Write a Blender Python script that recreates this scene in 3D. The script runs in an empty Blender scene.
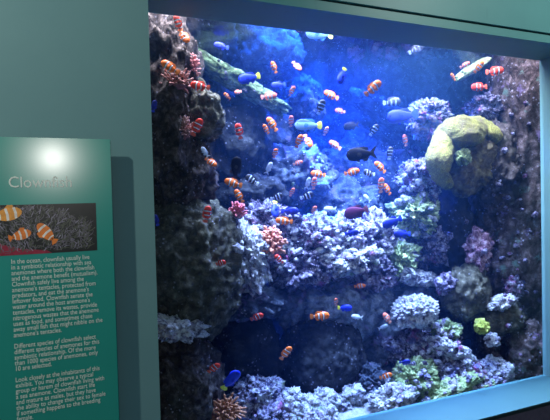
import bpy, bmesh, math, random
from mathutils import Vector, Matrix, noise
from mathutils.bvhtree import BVHTree

C = bpy.context.scene.collection
R = math.radians
rnd = random.Random(7)
sc = bpy.context.scene

# ------------------------------------------------------------------ camera
F = 480.0
CAM = Vector((0.0, -1.93, 1.60))
yaw, pitch, roll = R(22.4), R(-1.35), 0.024
fwd = Vector((math.sin(yaw) * math.cos(pitch), math.cos(yaw) * math.cos(pitch), math.sin(pitch)))
r0 = fwd.cross(Vector((0, 0, 1))).normalized()
u0 = r0.cross(fwd).normalized()
RIGHT = r0 * math.cos(roll) - u0 * math.sin(roll)
UP = u0 * math.cos(roll) + r0 * math.sin(roll)
cd = bpy.data.cameras.new('camera')
cd.sensor_width = 36.0
cd.lens = F / 550 * 36
cd.clip_start = 0.05
cam = bpy.data.objects.new('camera', cd)
C.objects.link(cam)
cam.matrix_world = Matrix(((RIGHT.x, UP.x, -fwd.x, CAM.x), (RIGHT.y, UP.y, -fwd.y, CAM.y),
                           (RIGHT.z, UP.z, -fwd.z, CAM.z), (0, 0, 0, 1)))
sc.camera = cam


def ray(px, py):
    return fwd + RIGHT * ((px - 275) / F) + UP * ((210 - py) / F)


def at(px, py, Y):
    d = ray(px, py)
    return CAM + d * ((Y - CAM.y) / d.y)


def mpp(p):
    return (Vector(p) - CAM).dot(fwd) / F      # metres per photo pixel at a point


# ------------------------------------------------------------------ object helpers
def link(o, parent=None):
    C.objects.link(o)
    if parent is not None:
        o.parent = parent
    return o


def tag(o, label=None, cat=None, group=None, kind=None):
    if label: o['label'] = label
    if cat: o['category'] = cat
    if group: o['group'] = group
    if kind: o['kind'] = kind
    return o


def empty(name, loc=(0, 0, 0)):
    o = bpy.data.objects.new(name, None)
    o.empty_display_size = 0.03
    o.location = loc
    return link(o)


def mobj(name, bm, mats, parent=None, smooth=False):
    me = bpy.data.meshes.new(name)
    bm.normal_update()
    bm.to_mesh(me)
    bm.free()
    if not isinstance(mats, (list, tuple)):
        mats = [mats]
    for m in mats:
        me.materials.append(m)
    if smooth:
        me.polygons.foreach_set('use_smooth', [True] * len(me.polygons))
    return link(bpy.data.objects.new(name, me), parent)


def box(bm, x0, x1, y0, y1, z0, z1, mi=0):
    vs = [bm.verts.new((x, y, z)) for x in (x0, x1) for y in (y0, y1) for z in (z0, z1)]
    for f in ((0, 1, 3, 2), (4, 6, 7, 5), (0, 4, 5, 1), (2, 3, 7, 6), (0, 2, 6, 4), (1, 5, 7, 3)):
        fc = bm.faces.new([vs[i] for i in f])
        fc.material_index = mi


def tube(bm, pts, radii, n=6, mi=0):
    rings = []
    prev = Vector((0.31, 0.87, 0.38)).normalized()
    for i, p in enumerate(pts):
        p = Vector(p)
        t = (Vector(pts[min(i + 1, len(pts) - 1)]) - Vector(pts[max(i - 1, 0)])).normalized()
        a = prev - t * prev.dot(t)
        if a.length < 1e-4:
            a = t.orthogonal()
        a.normalize()
        prev = a
        b = t.cross(a)
        rings.append([bm.verts.new(p + (a * math.cos(2 * math.pi * k / n) + b * math.sin(2 * math.pi * k / n)) * radii[i])
                      for k in range(n)])
    for i in range(len(rings) - 1):
        for k in range(n):
            f = bm.faces.new((rings[i][k], rings[i][(k + 1) % n], rings[i + 1][(k + 1) % n], rings[i + 1][k]))
            f.material_index = mi
            f.smooth = True
    for rg, rev in ((rings[0], True), (rings[-1], False)):
        f = bm.faces.new(rg[::-1] if rev else rg)
        f.material_index = mi


# ------------------------------------------------------------------ materials
def newmat(name):
    m = bpy.data.materials.new(name)
    m.use_nodes = True
    nt = m.node_tree
    b = nt.nodes['Principled BSDF']
    return m, nt, b


def ramp(nt, stops):
    r = nt.nodes.new('ShaderNodeValToRGB')
    el = r.color_ramp.elements
    while len(el) < len(stops):
        el.new(0.5)
    for e, (p, c) in zip(el, stops):
        e.position = p
        e.color = (*c, 1)
    return r


def coord(nt, kind='Object'):
    return nt.nodes.new('ShaderNodeTexCoord').outputs[kind]


def noise_tex(nt, vec, scale, detail=5, rough=.6, dist=0.0):
    n = nt.nodes.new('ShaderNodeTexNoise')
    n.inputs['Scale'].default_value = scale
    n.inputs['Detail'].default_value = detail
    n.inputs['Roughness'].default_value = rough
    n.inputs['Distortion'].default_value = dist
    nt.links.new(vec, n.inputs['Vector'])
    return n


def mixc(nt, fac, a, b):
    m = nt.nodes.new('ShaderNodeMix')
    m.data_type = 'RGBA'
    for sock, v in ((m.inputs['Factor'], fac), (m.inputs['A'], a), (m.inputs['B'], b)):
        pass
    ins = {'f': m.inputs[0], 'a': m.inputs[6], 'b': m.inputs[7]}
    for k, v in (('f', fac), ('a', a), ('b', b)):
        if isinstance(v, (int, float)):
            ins[k].default_value = v
        elif isinstance(v, tuple):
            ins[k].default_value = (*v, 1)
        else:
            nt.links.new(v, ins[k])
    return m.outputs[2]


def bump(nt, b, h, strength, dist=.01):
    n = nt.nodes.new('ShaderNodeBump')
    n.inputs['Strength'].default_value = strength
    n.inputs['Distance'].default_value = dist
    nt.links.new(h, n.inputs['Height'])
    nt.links.new(n.outputs['Normal'], b.inputs['Normal'])


def plain(name, col, rough=.6, spec=.3, nscale=0, namp=0.0):
    m, nt, b = newmat(name)
    b.inputs['Roughness'].default_value = rough
    b.inputs['Specular IOR Level'].default_value = spec
    v = coord(nt)
    n = noise_tex(nt, v, nscale or 6, 4, .6)
    lo = tuple(c * (1 - namp) for c in col)
    hi = tuple(min(1, c * (1 + namp)) for c in col)
    r = ramp(nt, [(.3, lo), (.7, hi)])
    nt.links.new(n.outputs['Fac'], r.inputs[0])
    nt.links.new(r.outputs[0], b.inputs['Base Color'])
    return m


def rockmat(name, stops, scale=14, patch=None, pscale=5, pthr=(.55, .62), bs=.6, speck=None, sscale=60):
    m, nt, b = newmat(name)
    b.inputs['Roughness'].default_value = .85
    b.inputs['Specular IOR Level'].default_value = .15
    g = nt.nodes.new('ShaderNodeNewGeometry')
    v = g.outputs['Position']
    n = noise_tex(nt, v, scale, 7, .68, .4)
    r = ramp(nt, stops)
    nt.links.new(n.outputs['Fac'], r.inputs[0])
    col = r.outputs[0]
    if patch:
        for i, pc in enumerate(patch):
            mp = nt.nodes.new('ShaderNodeMapping')
            mp.inputs['Location'].default_value = (3.1 * i + 1, 7.7 * i, 2.3 * i)
            nt.links.new(v, mp.inputs['Vector'])
            pn = noise_tex(nt, mp.outputs['Vector'], pscale, 5, .7)
            pr = ramp(nt, [(pthr[0], (0, 0, 0)), (pthr[1], (1, 1, 1))])
            nt.links.new(pn.outputs['Fac'], pr.inputs[0])
            col = mixc(nt, pr.outputs[0], col, pc)
    if speck:
        vo = nt.nodes.new('ShaderNodeTexVoronoi')
        vo.inputs['Scale'].default_value = sscale
        nt.links.new(v, vo.inputs['Vector'])
        sr = ramp(nt, [(.12, (1, 1, 1)), (.28, (0, 0, 0))])
        nt.links.new(vo.outputs['Distance'], sr.inputs[0])
        sn = noise_tex(nt, v, 9, 4, .6)
        sm = ramp(nt, [(.5, (0, 0, 0)), (.6, (1, 1, 1))])
        nt.links.new(sn.outputs['Fac'], sm.inputs[0])
        mul = nt.nodes.new('ShaderNodeMath')
        mul.operation = 'MULTIPLY'
        nt.links.new(sr.outputs[0], mul.inputs[0])
        nt.links.new(sm.outputs[0], mul.inputs[1])
        col = mixc(nt, mul.outputs[0], col, speck)
    nt.links.new(col, b.inputs['Base Color'])
    bn = noise_tex(nt, v, 55, 6, .7)
    bump(nt, b, bn.outputs['Fac'], bs, .02)
    return m


M = {}
M['brown'] = rockmat('brown_rock', [(.32, (.012, .009, .008)), (.5, (.065, .05, .045)), (.62, (.16, .13, .118)), (.76, (.36, .31, .28))],
                     22, [(.04, .045, .028)], 5, (.55, .7), .9, (.42, .4, .5), 45)
M['brown_speckled'] = rockmat('speckled_brown_rock', [(.34, (.015, .011, .011)), (.5, (.07, .05, .048)), (.61, (.18, .135, .135)), (.74, (.42, .36, .4))],
                              18, [(.22, .16, .3), (.12, .2, .17)], 9, (.6, .68), .9, (.5, .48, .6), 38)
M['grey'] = rockmat('grey_rock', [(.3, (.03, .03, .035)), (.5, (.12, .12, .13)), (.62, (.3, .3, .32)), (.75, (.6, .6, .62))],
                    18, [(.12, .2, .1)], 5, (.55, .66), .9, (.7, .7, .75), 50)
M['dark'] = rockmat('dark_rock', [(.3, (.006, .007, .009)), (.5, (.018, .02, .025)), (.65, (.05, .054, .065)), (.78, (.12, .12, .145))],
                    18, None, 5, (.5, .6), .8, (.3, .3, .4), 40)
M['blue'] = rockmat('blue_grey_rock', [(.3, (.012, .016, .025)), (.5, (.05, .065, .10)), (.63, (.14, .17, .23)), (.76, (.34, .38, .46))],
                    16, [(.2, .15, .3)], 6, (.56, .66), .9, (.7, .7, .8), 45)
M['live'] = rockmat('encrusted_rock', [(.41, (.025, .022, .04)), (.47, (.16, .14, .22)), (.53, (.5, .47, .6)), (.61, (.95, .95, .97))],
                    26, [(.3, .08, .22), (.22, .3, .12), (.1, .1, .22)], 11, (.58, .66), .9, (.04, .03, .08), 50)
M['lilac'] = rockmat('lilac_encrusted_rock', [(.40, (.02, .018, .035)), (.48, (.13, .11, .18)), (.55, (.36, .31, .46)), (.64, (.85, .82, .9))],
                     26, [(.35, .1, .25), (.08, .08, .2)], 10, (.57, .66), .9, (.9, .85, 1), 55)
M['white'] = rockmat('white_coral', [(.36, (.06, .06, .09)), (.45, (.32, .31, .38)), (.54, (.8, .8, .84)), (.68, (1, 1, 1))],
                     28, [(.4, .3, .55), (.35, .5, .3)], 12, (.6, .68), .9, (.05, .04, .09), 46)
M['green'] = rockmat('green_algae_rock', [(.32, (.03, .04, .03)), (.46, (.16, .22, .09)), (.56, (.4, .48, .2)), (.68, (.85, .9, .65))],
                     26, [(.5, .45, .6), (.1, .08, .16)], 10, (.58, .66), .9)
M['pink'] = rockmat('pink_coral', [(.38, (.03, .02, .03)), (.47, (.2, .1, .16)), (.56, (.55, .34, .45)), (.66, (.92, .8, .9))],
                    26, [(.12, .08, .2)], 11, (.58, .66), .9)
M['olive'] = rockmat('olive_rock', [(.3, (.02, .02, .016)), (.5, (.09, .085, .06)), (.63, (.2, .19, .14)), (.76, (.4, .38, .33))],
                     20, None, 6, (.55, .65), .9, (.4, .4, .45), 45)
M['green_lit'] = rockmat('green_lit_pale_rock', [(.36, (.03, .04, .025)), (.48, (.13, .19, .08)), (.58, (.34, .46, .22)), (.7, (.75, .85, .6))], 20, [(.12, .12, .13)], 6, (.56, .66), .9)  # green-white light on the ridge put into the rock colour
M['pink_reflection'] = rockmat('pink_reflection_patch', [(.36, (.3, .14, .25)), (.5, (.75, .45, .7)), (.66, (1, .8, .95))], 26, None, 6, (.5, .6), .8)  # colour of pink reflections in the water surface
M['blue_lit'] = rockmat('lit_blue_grey_rock', [(.3, (.04, .05, .07)), (.48, (.16, .19, .26)), (.62, (.36, .4, .5)), (.76, (.7, .74, .8))], 18, [(.3, .22, .4)], 8, (.58, .66), .9)  # lightened copy of the blue rock, for light that misses these boulders
M['tan'] = rockmat('tan_coral_skin', [(.32, (.03, .022, .012)), (.5, (.13, .10, .05)), (.62, (.26, .21, .1)), (.76, (.42, .37, .2))], 24, None, 6, (.5, .6), .9)
M['sponge'] = rockmat('yellow_sponge', [(.3, (.12, .13, .02)), (.5, (.34, .38, .06)), (.7, (.62, .66, .22))], 22, None, 6, (.5, .6), .7)
M['sand'] = rockmat('coral_sand', [(.3, (.22, .22, .25)), (.5, (.42, .42, .45)), (.7, (.7, .7, .72))], 60, None, 6, (.5, .6), .6)


def brainmat():
    m, nt, b = newmat('brain_coral')
    b.inputs['Roughness'].default_value = .8
    v = coord(nt)
    w = nt.nodes.new('ShaderNodeTexVoronoi')
    w.feature = 'DISTANCE_TO_EDGE'
    w.inputs['Scale'].default_value = 70
    n = noise_tex(nt, v, 20, 3, .6)
    vm = mixc(nt, .12, v, n.outputs['Color'])
    nt.links.new(vm, w.inputs['Vector'])
    r = ramp(nt, [(.0, (.10, .085, .01)), (.14, (.36, .33, .05)), (.4, (.60, .56, .11))])
    nt.links.new(w.outputs['Distance'], r.inputs[0])
    n2 = noise_tex(nt, v, 9, 5, .7)
    r2 = ramp(nt, [(.5, (0, 0, 0)), (.68, (1, 1, 1))])
    nt.links.new(n2.outputs['Fac'], r2.inputs[0])
    nt.links.new(mixc(nt, r2.outputs[0], r.outputs[0], (.16, .12, .05)), b.inputs['Base Color'])
    bump(nt, b, w.outputs['Distance'], .9, .03)
    return m


M['brain'] = brainmat()

# ------------------------------------------------------------------ the building around the tank
YW = -0.24                                           # front face of the wall; glass at y = 0
XL = at(154, 200, YW).x
XR = at(541, 200, .02).x
ZT = (at(200, 15.5, 0).z + at(350, 35.3, 0).z + at(538, 60, 0).z) / 3
ZB = (at(400, 409, 0).z + at(546, 376, 0).z) / 2
print('opening', XL, XR, ZB, ZT)


def wallmat(name, a, b_, rough=.55):
    m, nt, b = newmat(name)
    v = coord(nt)
    n = noise_tex(nt, v, 2.2, 5, .6)
    r = ramp(nt, [(.3, a), (.7, b_)])
    nt.links.new(n.outputs['Fac'], r.inputs[0])
    # a few dried drip marks
    mp = nt.nodes.new('ShaderNodeMapping')
    mp.inputs['Scale'].default_value = (22, 22, 3)
    nt.links.new(v, mp.inputs['Vector'])
    dn = noise_tex(nt, mp.outputs['Vector'], 1.0, 3, .5)
    dr = ramp(nt, [(.66, (0, 0, 0)), (.72, (.35, .35, .35))])
    nt.links.new(dn.outputs['Fac'], dr.inputs[0])
    nt.links.new(mixc(nt, dr.outputs[0], r.outputs[0], tuple(c * .72 for c in a)), b.inputs['Base Color'])
    b.inputs['Roughness'].default_value = rough
    b.inputs['Specular IOR Level'].default_value = .35
    fn = noise_tex(nt, v, 140, 3, .6)
    bump(nt, b, fn.outputs['Fac'], .06, .004)
    return m


M['wall'] = wallmat('teal_wall_paint', (.125, .275, .29), (.145, .305, .315))
M['trim'] = wallmat('teal_trim_paint', (.085, .27, .28), (.10, .31, .315), .45)
M['sill'] = wallmat('sill_paint_darkened_for_spill', (.045, .125, .135), (.055, .15, .155), .4)  # trim teal darkened to offset tank light spilling onto the sill
M['groove_shadow'] = plain('dark_groove_and_shadow', (.012, .03, .034), .8)  # header groove colour, also painted as the shadow under the sill
M['purple'] = plain('dusky_purple_wall', (.10, .085, .12), .7, .2, 30, .2)

YH = YW
bm = bmesh.new()
box(bm, -3.2, XL, YW, YW + .10, 0.0, 3.2)                                   # left pier
box(bm, XL - .004, XL, YW + .10, 0.02, ZB - .3, ZT + .2)
box(bm, XR, XR + 2.2, YW, 0.02, 0.0, 3.2)                                   # right pier with its jamb
box(bm, XL, XR, YW + .02, 0.02, ZT, 3.2)                                    # header core and its soffit
tag(mobj('wall_front', bm, M['wall']), kind='structure')
# sill board, dark strip painted as its shadow and the low wall under it
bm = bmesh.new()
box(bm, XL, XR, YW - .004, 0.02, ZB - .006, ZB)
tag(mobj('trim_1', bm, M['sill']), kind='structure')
bm = bmesh.new()
box(bm, XL, XR + 2.2, YW, YW + .08, 0, ZB - .024)
tag(mobj('wall_low', bm, M['purple']), kind='structure')
bm = bmesh.new()
box(bm, XL, XR, YW + .002, 0.0, ZB - .024, ZB - .006)
tag(mobj('trim_2', bm, M['groove_shadow']), kind='structure')
# header boards: lip, groove and fascia
zl0 = at(450, 30, YW).z
zl1 = at(450, 21, YW).z
print('lip', zl0, zl1, 'soffit', ZT)
bm = bmesh.new()
box(bm, XL, XR + 2.2, YW - .0, YW + .02, ZT - .008, ZT + .030)
tag(mobj('trim_3', bm, M['trim']), kind='structure')
bm = bmesh.new()
box(bm, XL, XR + 2.2, YW + .008, YW + .02, ZT + .030, ZT + .036)
tag(mobj('trim_4', bm, M['groove_shadow']), kind='structure')
bm = bmesh.new()
box(bm, XL, XR + 2.2, YW - .012, YW + .02, ZT + .036, 3.2)
tag(mobj('trim_5', bm, M['trim']), kind='structure')
bm = bmesh.new()
box(bm, -3.2, XR + 2.2, -6, 3, -.05, 0)
tag(mobj('floor', bm, plain('dark_floor', (.05, .05, .055), .5, .3, 8, .2)), kind='structure')

# glass pane
m, nt, b = newmat('aquarium_glass')
nt.nodes.remove(b)
out = nt.nodes['Material Output']
tr = nt.nodes.new('ShaderNodeBsdfTransparent')
tr.inputs[0].default_value = (.97, .985, .98, 1)
gl = nt.nodes.new('ShaderNodeBsdfGlossy')
gl.inputs['Roughness'].default_value = .02
fr = nt.nodes.new('ShaderNodeFresnel')
fr.inputs[0].default_value = 1.33
mx = nt.nodes.new('ShaderNodeMixShader')
geo = nt.nodes.new('ShaderNodeNewGeometry')                # only the outer face mirrors (thin pane, no total reflection inside it)
inv = nt.nodes.new('ShaderNodeMath')
inv.operation = 'SUBTRACT'
inv.inputs[0].default_value = 1
nt.links.new(geo.outputs['Backfacing'], inv.inputs[1])
mul = nt.nodes.new('ShaderNodeMath')
mul.operation = 'MULTIPLY'
nt.links.new(inv.outputs[0], mul.inputs[0])
nt.links.new(fr.outputs[0], mul.inputs[1])
nt.links.new(mul.outputs[0], mx.inputs[0])
nt.links.new(tr.outputs[0], mx.inputs[1])
nt.links.new(gl.outputs[0], mx.inputs[2])
nt.links.new(mx.outputs[0], out.inputs['Surface'])
bm = bmesh.new()
box(bm, XL - .35, XR + .1, 0.0, 0.015, ZB - .12, ZT + .1)
tag(mobj('window_1', bm, m), kind='structure')

# ------------------------------------------------------------------ tank shell
TX0, TX1, TY1 = XL - .35, XR + .62, 1.35
ZF, ZW = ZB - .10, ZT + .06


def rocky_sheet(name, fn, nu, nv, mat):
    bm = bmesh.new()
    g = [[bm.verts.new(fn(i / nu, j / nv)) for j in range(nv + 1)] for i in range(nu + 1)]
    for i in range(nu):
        for j in range(nv):
            bm.faces.new((g[i][j], g[i + 1][j], g[i + 1][j + 1], g[i][j + 1]))
    return mobj(name, bm, mat, smooth=True)


def rough(p, a=.09, f=3.2):
    p = Vector(p)
    return a * (noise.fractal(p * f, 1.0, 2.0, 5) + .6 * abs(noise.noise(p * f * 2.1 + Vector((5, 2, 1)))))


def back(u, v):
    p = Vector((TX0 + (TX1 - TX0) * u, TY1, ZF - .05 + (3.0 - ZF) * v))
    p.y -= rough(p, .12)
    return p


def sideR(u, v):
    p = Vector((TX1, .02 + (TY1 - .0) * u, ZF - .05 + (3.0 - ZF) * v))
    p.x -= rough(p, .07, 4) * min(1, u * 12) + .02
    return p


def sideL(u, v):
    p = Vector((TX0, .02 + (TY1 - .0) * u, ZF - .05 + (3.0 - ZF) * v))
    p.x += rough(p, .07, 4) * min(1, u * 12)
    return p


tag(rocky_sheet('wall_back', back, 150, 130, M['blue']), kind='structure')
tag(rocky_sheet('wall_right', sideR, 80, 130, M['brown_speckled']), kind='structure')
tag(rocky_sheet('wall_left', sideL, 80, 130, M['brown']), kind='structure')


def bed(u, v):
    p = Vector((TX0 + (TX1 - TX0) * u, .018 + (TY1 - .02) * v, ZF + .028))
    p.z += .10 * v + .012 * noise.fractal(p * 9, 1, 2, 4) * min(1, v * 20)
    return p


tag(rocky_sheet('sand_bed', bed, 140, 90, M['sand']), 'pale coral sand covering the bottom of the tank', 'sand', kind='stuff')

# ------------------------------------------------------------------ rocks and corals
rock_objs = []


def blob(center, radii, seed, amp=.25, freq=1.6, knob=0.0, kfreq=5, fine=.04, sub=5, rot=(0, 0, 0), dent=None):
    bm = bmesh.new()
    bmesh.ops.create_icosphere(bm, subdivisions=sub, radius=1.0)
    off = Vector((seed * 3.17, seed * 1.31, seed * 7.7))
    rm = Matrix.Rotation(rot[1], 3, 'Y') @ Matrix.Rotation(rot[2], 3, 'Z') @ Matrix.Rotation(rot[0], 3, 'X')
    rad = Vector(radii)
    mean = (radii[0] + radii[1] + radii[2]) / 3
    an = Vector((rad.x / mean, rad.y / mean, rad.z / mean))
    for v in bm.verts:
        d = v.co.normalized()
        q = Vector((d.x * an.x, d.y * an.y, d.z * an.z))
        r = 1 + amp * noise.fractal(q * freq + off, 1.0, 2.0, 3)
        if knob:
            dd = noise.voronoi(q * kfreq + off)[0]
            r += knob * (.45 - min(dd[0], .9) ** 1.2)
            dd = noise.voronoi(q * kfreq * 2.3 + off)[0]
            r += knob * .45 * (.45 - min(dd[0], .9))
        r += fine * noise.fractal(q * 9 + off, .8, 2.0, 4)
        if dent:
            dv, depth, width = dent
            a = d.angle(Vector(dv))
            r *= 1 - depth * math.exp(-(a / width) ** 2)
        p = Vector((d.x * rad.x, d.y * rad.y, d.z * rad.z)) * r
        v.co = rm @ p
    return bm


def rock(name, label, cat, px, py, rx, ry, Y, dy, mat, amp=.25, freq=1.6, knob=0.0, kfreq=5, fine=.05, sub=5, rot=0, group=None, dent=None, yaw_=0):
    p = at(px, py, Y)
    s = mpp(p)
    seed = (px * 13 + py * 7) % 97 + 1
    if knob >= .2:
        sub = max(sub, 5) if rx < 15 else 6
        kfreq *= 1.5
        fine *= 1.15
        amp *= 1.35
    bm = blob(p, (rx * s, dy, ry * s), seed, amp, freq, knob, kfreq, fine, sub, (0, R(-rot), R(yaw_)), dent)
    o = mobj(name, bm, M[mat], smooth=True)
    o.location = p
    tag(o, label, cat, group)
    rock_objs.append(o)
    return o


# --- left side
rock('rock_column', 'tall dark brown rock column rising along the left edge of the tank', 'rock', 163, 100, 38, 118, .36, .26, 'brown', .28, 1.5, .10, 4, .10, 6)
rock('boulder', 'large rounded dark brown boulder low on the left below the rock column', 'rock', 186, 262, 56, 80, .40, .30, 'olive', .16, 1.3, .06, 5, .08, 6)
rock('boulder', 'dark brown boulder in the bottom left corner of the tank, under the pale coral ledge', 'rock', 176, 392, 42, 72, .34, .26, 'brown', .22, 1.5, .08, 5, .08, 6)
rock('coral_ledge', 'pale lilac coral ledge jutting from the dark rock at lower left edge', 'coral', 174, 327, 30, 12, .16, .08, 'white', .35, 2.0, .25, 5, .08, 5, -6)
rock('rock', 'brown rock knob with a lit top, under the two left anemones', 'rock', 195, 115, 24, 32, .30, .16, 'olive', .28, 1.7, .1, 5, .1, 5)
rock('rock', 'dull brown rock face between the left rock column and the rounded boulder', 'rock', 182, 172, 32, 36, .34, .18, 'brown', .28, 1.6, .1, 5, .1, 5)
rock('rock_ridge', 'long pale green rock ridge sloping down right from the left anemones', 'rock', 242, 85, 62, 9, .62, .10, 'green_lit', .3, 2.2, .16, 5, .1, 5, -27)
rock('rock', 'grey speckled rock near the water surface, above the green ridge', 'rock', 258, 48, 48, 34, 1.02, .2, 'grey', .3, 1.7, .12, 5, .1, 5)
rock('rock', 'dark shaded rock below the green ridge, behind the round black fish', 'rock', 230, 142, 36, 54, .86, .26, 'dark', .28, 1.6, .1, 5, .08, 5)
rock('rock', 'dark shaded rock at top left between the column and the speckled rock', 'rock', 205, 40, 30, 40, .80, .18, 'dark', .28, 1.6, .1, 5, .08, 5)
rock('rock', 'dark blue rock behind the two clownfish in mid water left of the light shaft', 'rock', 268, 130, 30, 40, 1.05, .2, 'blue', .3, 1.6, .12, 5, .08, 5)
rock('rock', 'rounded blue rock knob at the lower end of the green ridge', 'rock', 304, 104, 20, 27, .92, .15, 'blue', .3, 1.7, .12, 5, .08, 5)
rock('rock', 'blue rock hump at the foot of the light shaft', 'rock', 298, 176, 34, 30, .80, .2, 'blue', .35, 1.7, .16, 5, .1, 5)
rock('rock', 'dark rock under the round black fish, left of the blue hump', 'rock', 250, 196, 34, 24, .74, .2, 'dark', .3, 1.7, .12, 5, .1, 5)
# --- far right-centre
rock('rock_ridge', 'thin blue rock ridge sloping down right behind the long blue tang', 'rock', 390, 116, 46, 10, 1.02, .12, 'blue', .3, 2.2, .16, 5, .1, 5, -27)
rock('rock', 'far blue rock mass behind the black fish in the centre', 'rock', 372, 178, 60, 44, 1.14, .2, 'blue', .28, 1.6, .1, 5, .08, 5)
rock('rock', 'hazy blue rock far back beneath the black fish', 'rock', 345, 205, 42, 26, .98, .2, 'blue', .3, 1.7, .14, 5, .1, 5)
# --- middle reef slope
rock('live_rock', 'lumpy bluish white rock right beside the rounded brown boulder', 'rock', 247, 258, 20, 32, .40, .14, 'white', .3, 1.8, .24, 5, .08, 5)
rock('live_rock', 'lilac rock above the pink anemone, topped by the blue tang with yellow tail', 'rock', 264, 222, 34, 20, .58, .17, 'lilac', .3, 1.9, .22, 6, .08, 5)
rock('live_rock', 'pale knobbly rock shelf right of the pink anemone', 'rock', 306, 240, 36, 22, .55, .18, 'live', .32, 1.9, .26, 6, .08, 5)
rock('live_rock', 'dark lilac rock beneath the knobbly shelf', 'rock', 300, 266, 38, 24, .52, .18, 'lilac', .3, 1.8, .22, 6, .08, 5)
rock('live_rock', 'pale pitted rock in the middle of the reef, left of the tall knob', 'rock', 340, 238, 32, 22, .54, .17, 'live', .3, 1.8, .26, 6, .08, 5)
rock('plate_coral', 'flat white coral plate in the middle of the reef', 'coral', 350, 260, 28, 12, .40, .12, 'white', .28, 1.9, .22, 6, .08, 5, 12)
rock('live_rock', 'tall lilac rock knob standing right of the white coral plate', 'rock', 374, 236, 18, 24, .50, .13, 'live', .3, 1.7, .24, 5, .08, 5)
rock('live_rock', 'green tinged rock leaning against the right of the tall knob', 'rock', 396, 258, 22, 22, .52, .14, 'green', .32, 1.8, .24, 5, .08, 5, -25)
rock('live_rock', 'lilac rock below the white coral plate', 'rock', 372, 272, 26, 18, .48, .14, 'lilac', .3, 1.8, .24, 6, .08, 5)
rock('branch_coral', 'pale fallen coral branch lying right of the green tinged rock', 'coral', 418, 278, 28, 8, .42, .06, 'white', .3, 2.4, .22, 6, .08, 5, -12)
# --- lower centre
rock('boulder', 'broad blue boulder under the reef slope, above the dark dome', 'rock', 340, 304, 66, 36, .60, .22, 'blue_lit', .22, 1.5, .08, 5, .08, 6)
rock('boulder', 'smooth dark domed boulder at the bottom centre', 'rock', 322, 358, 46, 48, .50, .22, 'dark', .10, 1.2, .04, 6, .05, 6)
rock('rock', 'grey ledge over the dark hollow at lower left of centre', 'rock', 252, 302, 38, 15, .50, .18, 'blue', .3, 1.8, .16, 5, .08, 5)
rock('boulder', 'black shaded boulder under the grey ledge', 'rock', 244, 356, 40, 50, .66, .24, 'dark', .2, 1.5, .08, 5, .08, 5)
rock('boulder', 'dark blue boulder behind the white pitted coral head', 'rock', 400, 334, 46, 50, .56, .20, 'blue_lit', .24, 1.5, .1, 5, .08, 6)
rock('rock', 'small blue rock between the dark dome and the green mound', 'rock', 366, 380, 20, 16, .36, .12, 'blue', .3, 1.8, .2, 5, .08, 5)
# --- right side
rock('rock_pillar', 'huge dark brown rock pillar filling the right side of the tank', 'rock', 530, 240, 62, 230, .42, .30, 'brown_speckled', .2, 1.4, .10, 6, .1, 6)
rock('rock', 'blue brown rock flank left of the pillar, under the brain coral', 'rock', 445, 235, 26, 60, .66, .22, 'dark', .25, 1.6, .12, 6, .1, 5)
bc = empty('brain_coral', at(466, 160, .38))
tag(bc, 'big yellow brain coral curling over a dark hollow at upper right', 'coral')
cpx = [(447, 184, 6), (440, 174, 9), (438, 161, 11), (441, 148, 13), (449, 137, 15), (462, 132, 15), (475, 130, 14), (487, 131, 11), (496, 138, 7)]
pts, rad_ = [], []
for i in range(len(cpx) - 1):
    for t in range(6):
        q = t / 6
        x, y, r_ = [cpx[i][k] * (1 - q) + cpx[i + 1][k] * q for k in range(3)]
        p = at(x, y, .30 + .05 * math.sin(x * .2))
        pts.append(p)
        rad_.append(r_ * mpp(p))
pts.append(at(499, 136, .3))
rad_.append(6 * mpp(pts[-1]))
bm = bmesh.new()
tube(bm, pts, rad_, 28)
bmesh.ops.subdivide_edges(bm, edges=bm.edges[:], cuts=1, use_grid_fill=True)
bm.normal_update()
for v in bm.verts:
    v.co += v.normal * (.022 * noise.fractal(v.co * 8, 1, 2, 4) + .006 * noise.noise(v.co * 60))
bmesh.ops.translate(bm, vec=-bc.location, verts=bm.verts)
cr = mobj('crown', bm, M['brain'], bc, True)
s_ = mpp(bc.location)
bm = blob((0, 0, 0), (33 * s_, .15, 33 * s_), 21, .2, 1.3, .05, 6, .06, 6, (0, 0, 0), ((-.4, -.8, .0), .45, .5))
mobj('base', bm, M['tan'], bc, True)
bm = blob(at(462, 184, .27) - bc.location, (20 * s_, .06, 7 * s_), 11, .25, 1.6, .06, 6, .05, 5, (0, R(8), 0))
mobj('lower_fold', bm, M['tan'], bc, True)
rock('rock', 'brown rock joined to the right side of the brain coral', 'rock', 497, 166, 22, 42, .34, .15, 'brown', .25, 1.6, .12, 6, .1, 5)
rock('coral_lump', 'small pale green coral lump in the hollow of the brain coral', 'coral', 463, 158, 8, 8, .235, .035, 'green', .3, 1.8, .2, 5, .08, 4)
rock('live_rock', 'white and violet coral rock at upper left of the brain coral', 'rock', 428, 118, 19, 19, .52, .14, 'live', .32, 1.9, .28, 5, .08, 5)
rock('live_rock', 'violet coral tuft on top of the brain coral', 'rock', 484, 108, 15, 13, .42, .1, 'lilac', .32, 1.9, .28, 5, .08, 5)
rock('live_rock', 'pale coral rock hanging at lower left of the brain coral', 'rock', 419, 182, 19, 22, .48, .14, 'live', .32, 1.9, .28, 5, .08, 5)
rock('live_rock', 'yellowish white coral rock, lower of two beside the dark pillar flank', 'rock', 414, 214, 21, 20, .48, .14, 'green', .32, 1.9, .28, 5, .08, 5)
rock('live_rock', 'dark violet rock left of the pillar, above the fallen coral branch', 'rock', 424, 246, 22, 20, .56, .14, 'lilac', .32, 1.9, .24, 5, .08, 5)
rock('coral', 'pink coral clump on the front of the dark pillar', 'coral', 479, 252, 13, 20, .28, .06, 'pink', .36, 2.0, .28, 5, .08, 5)
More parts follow.
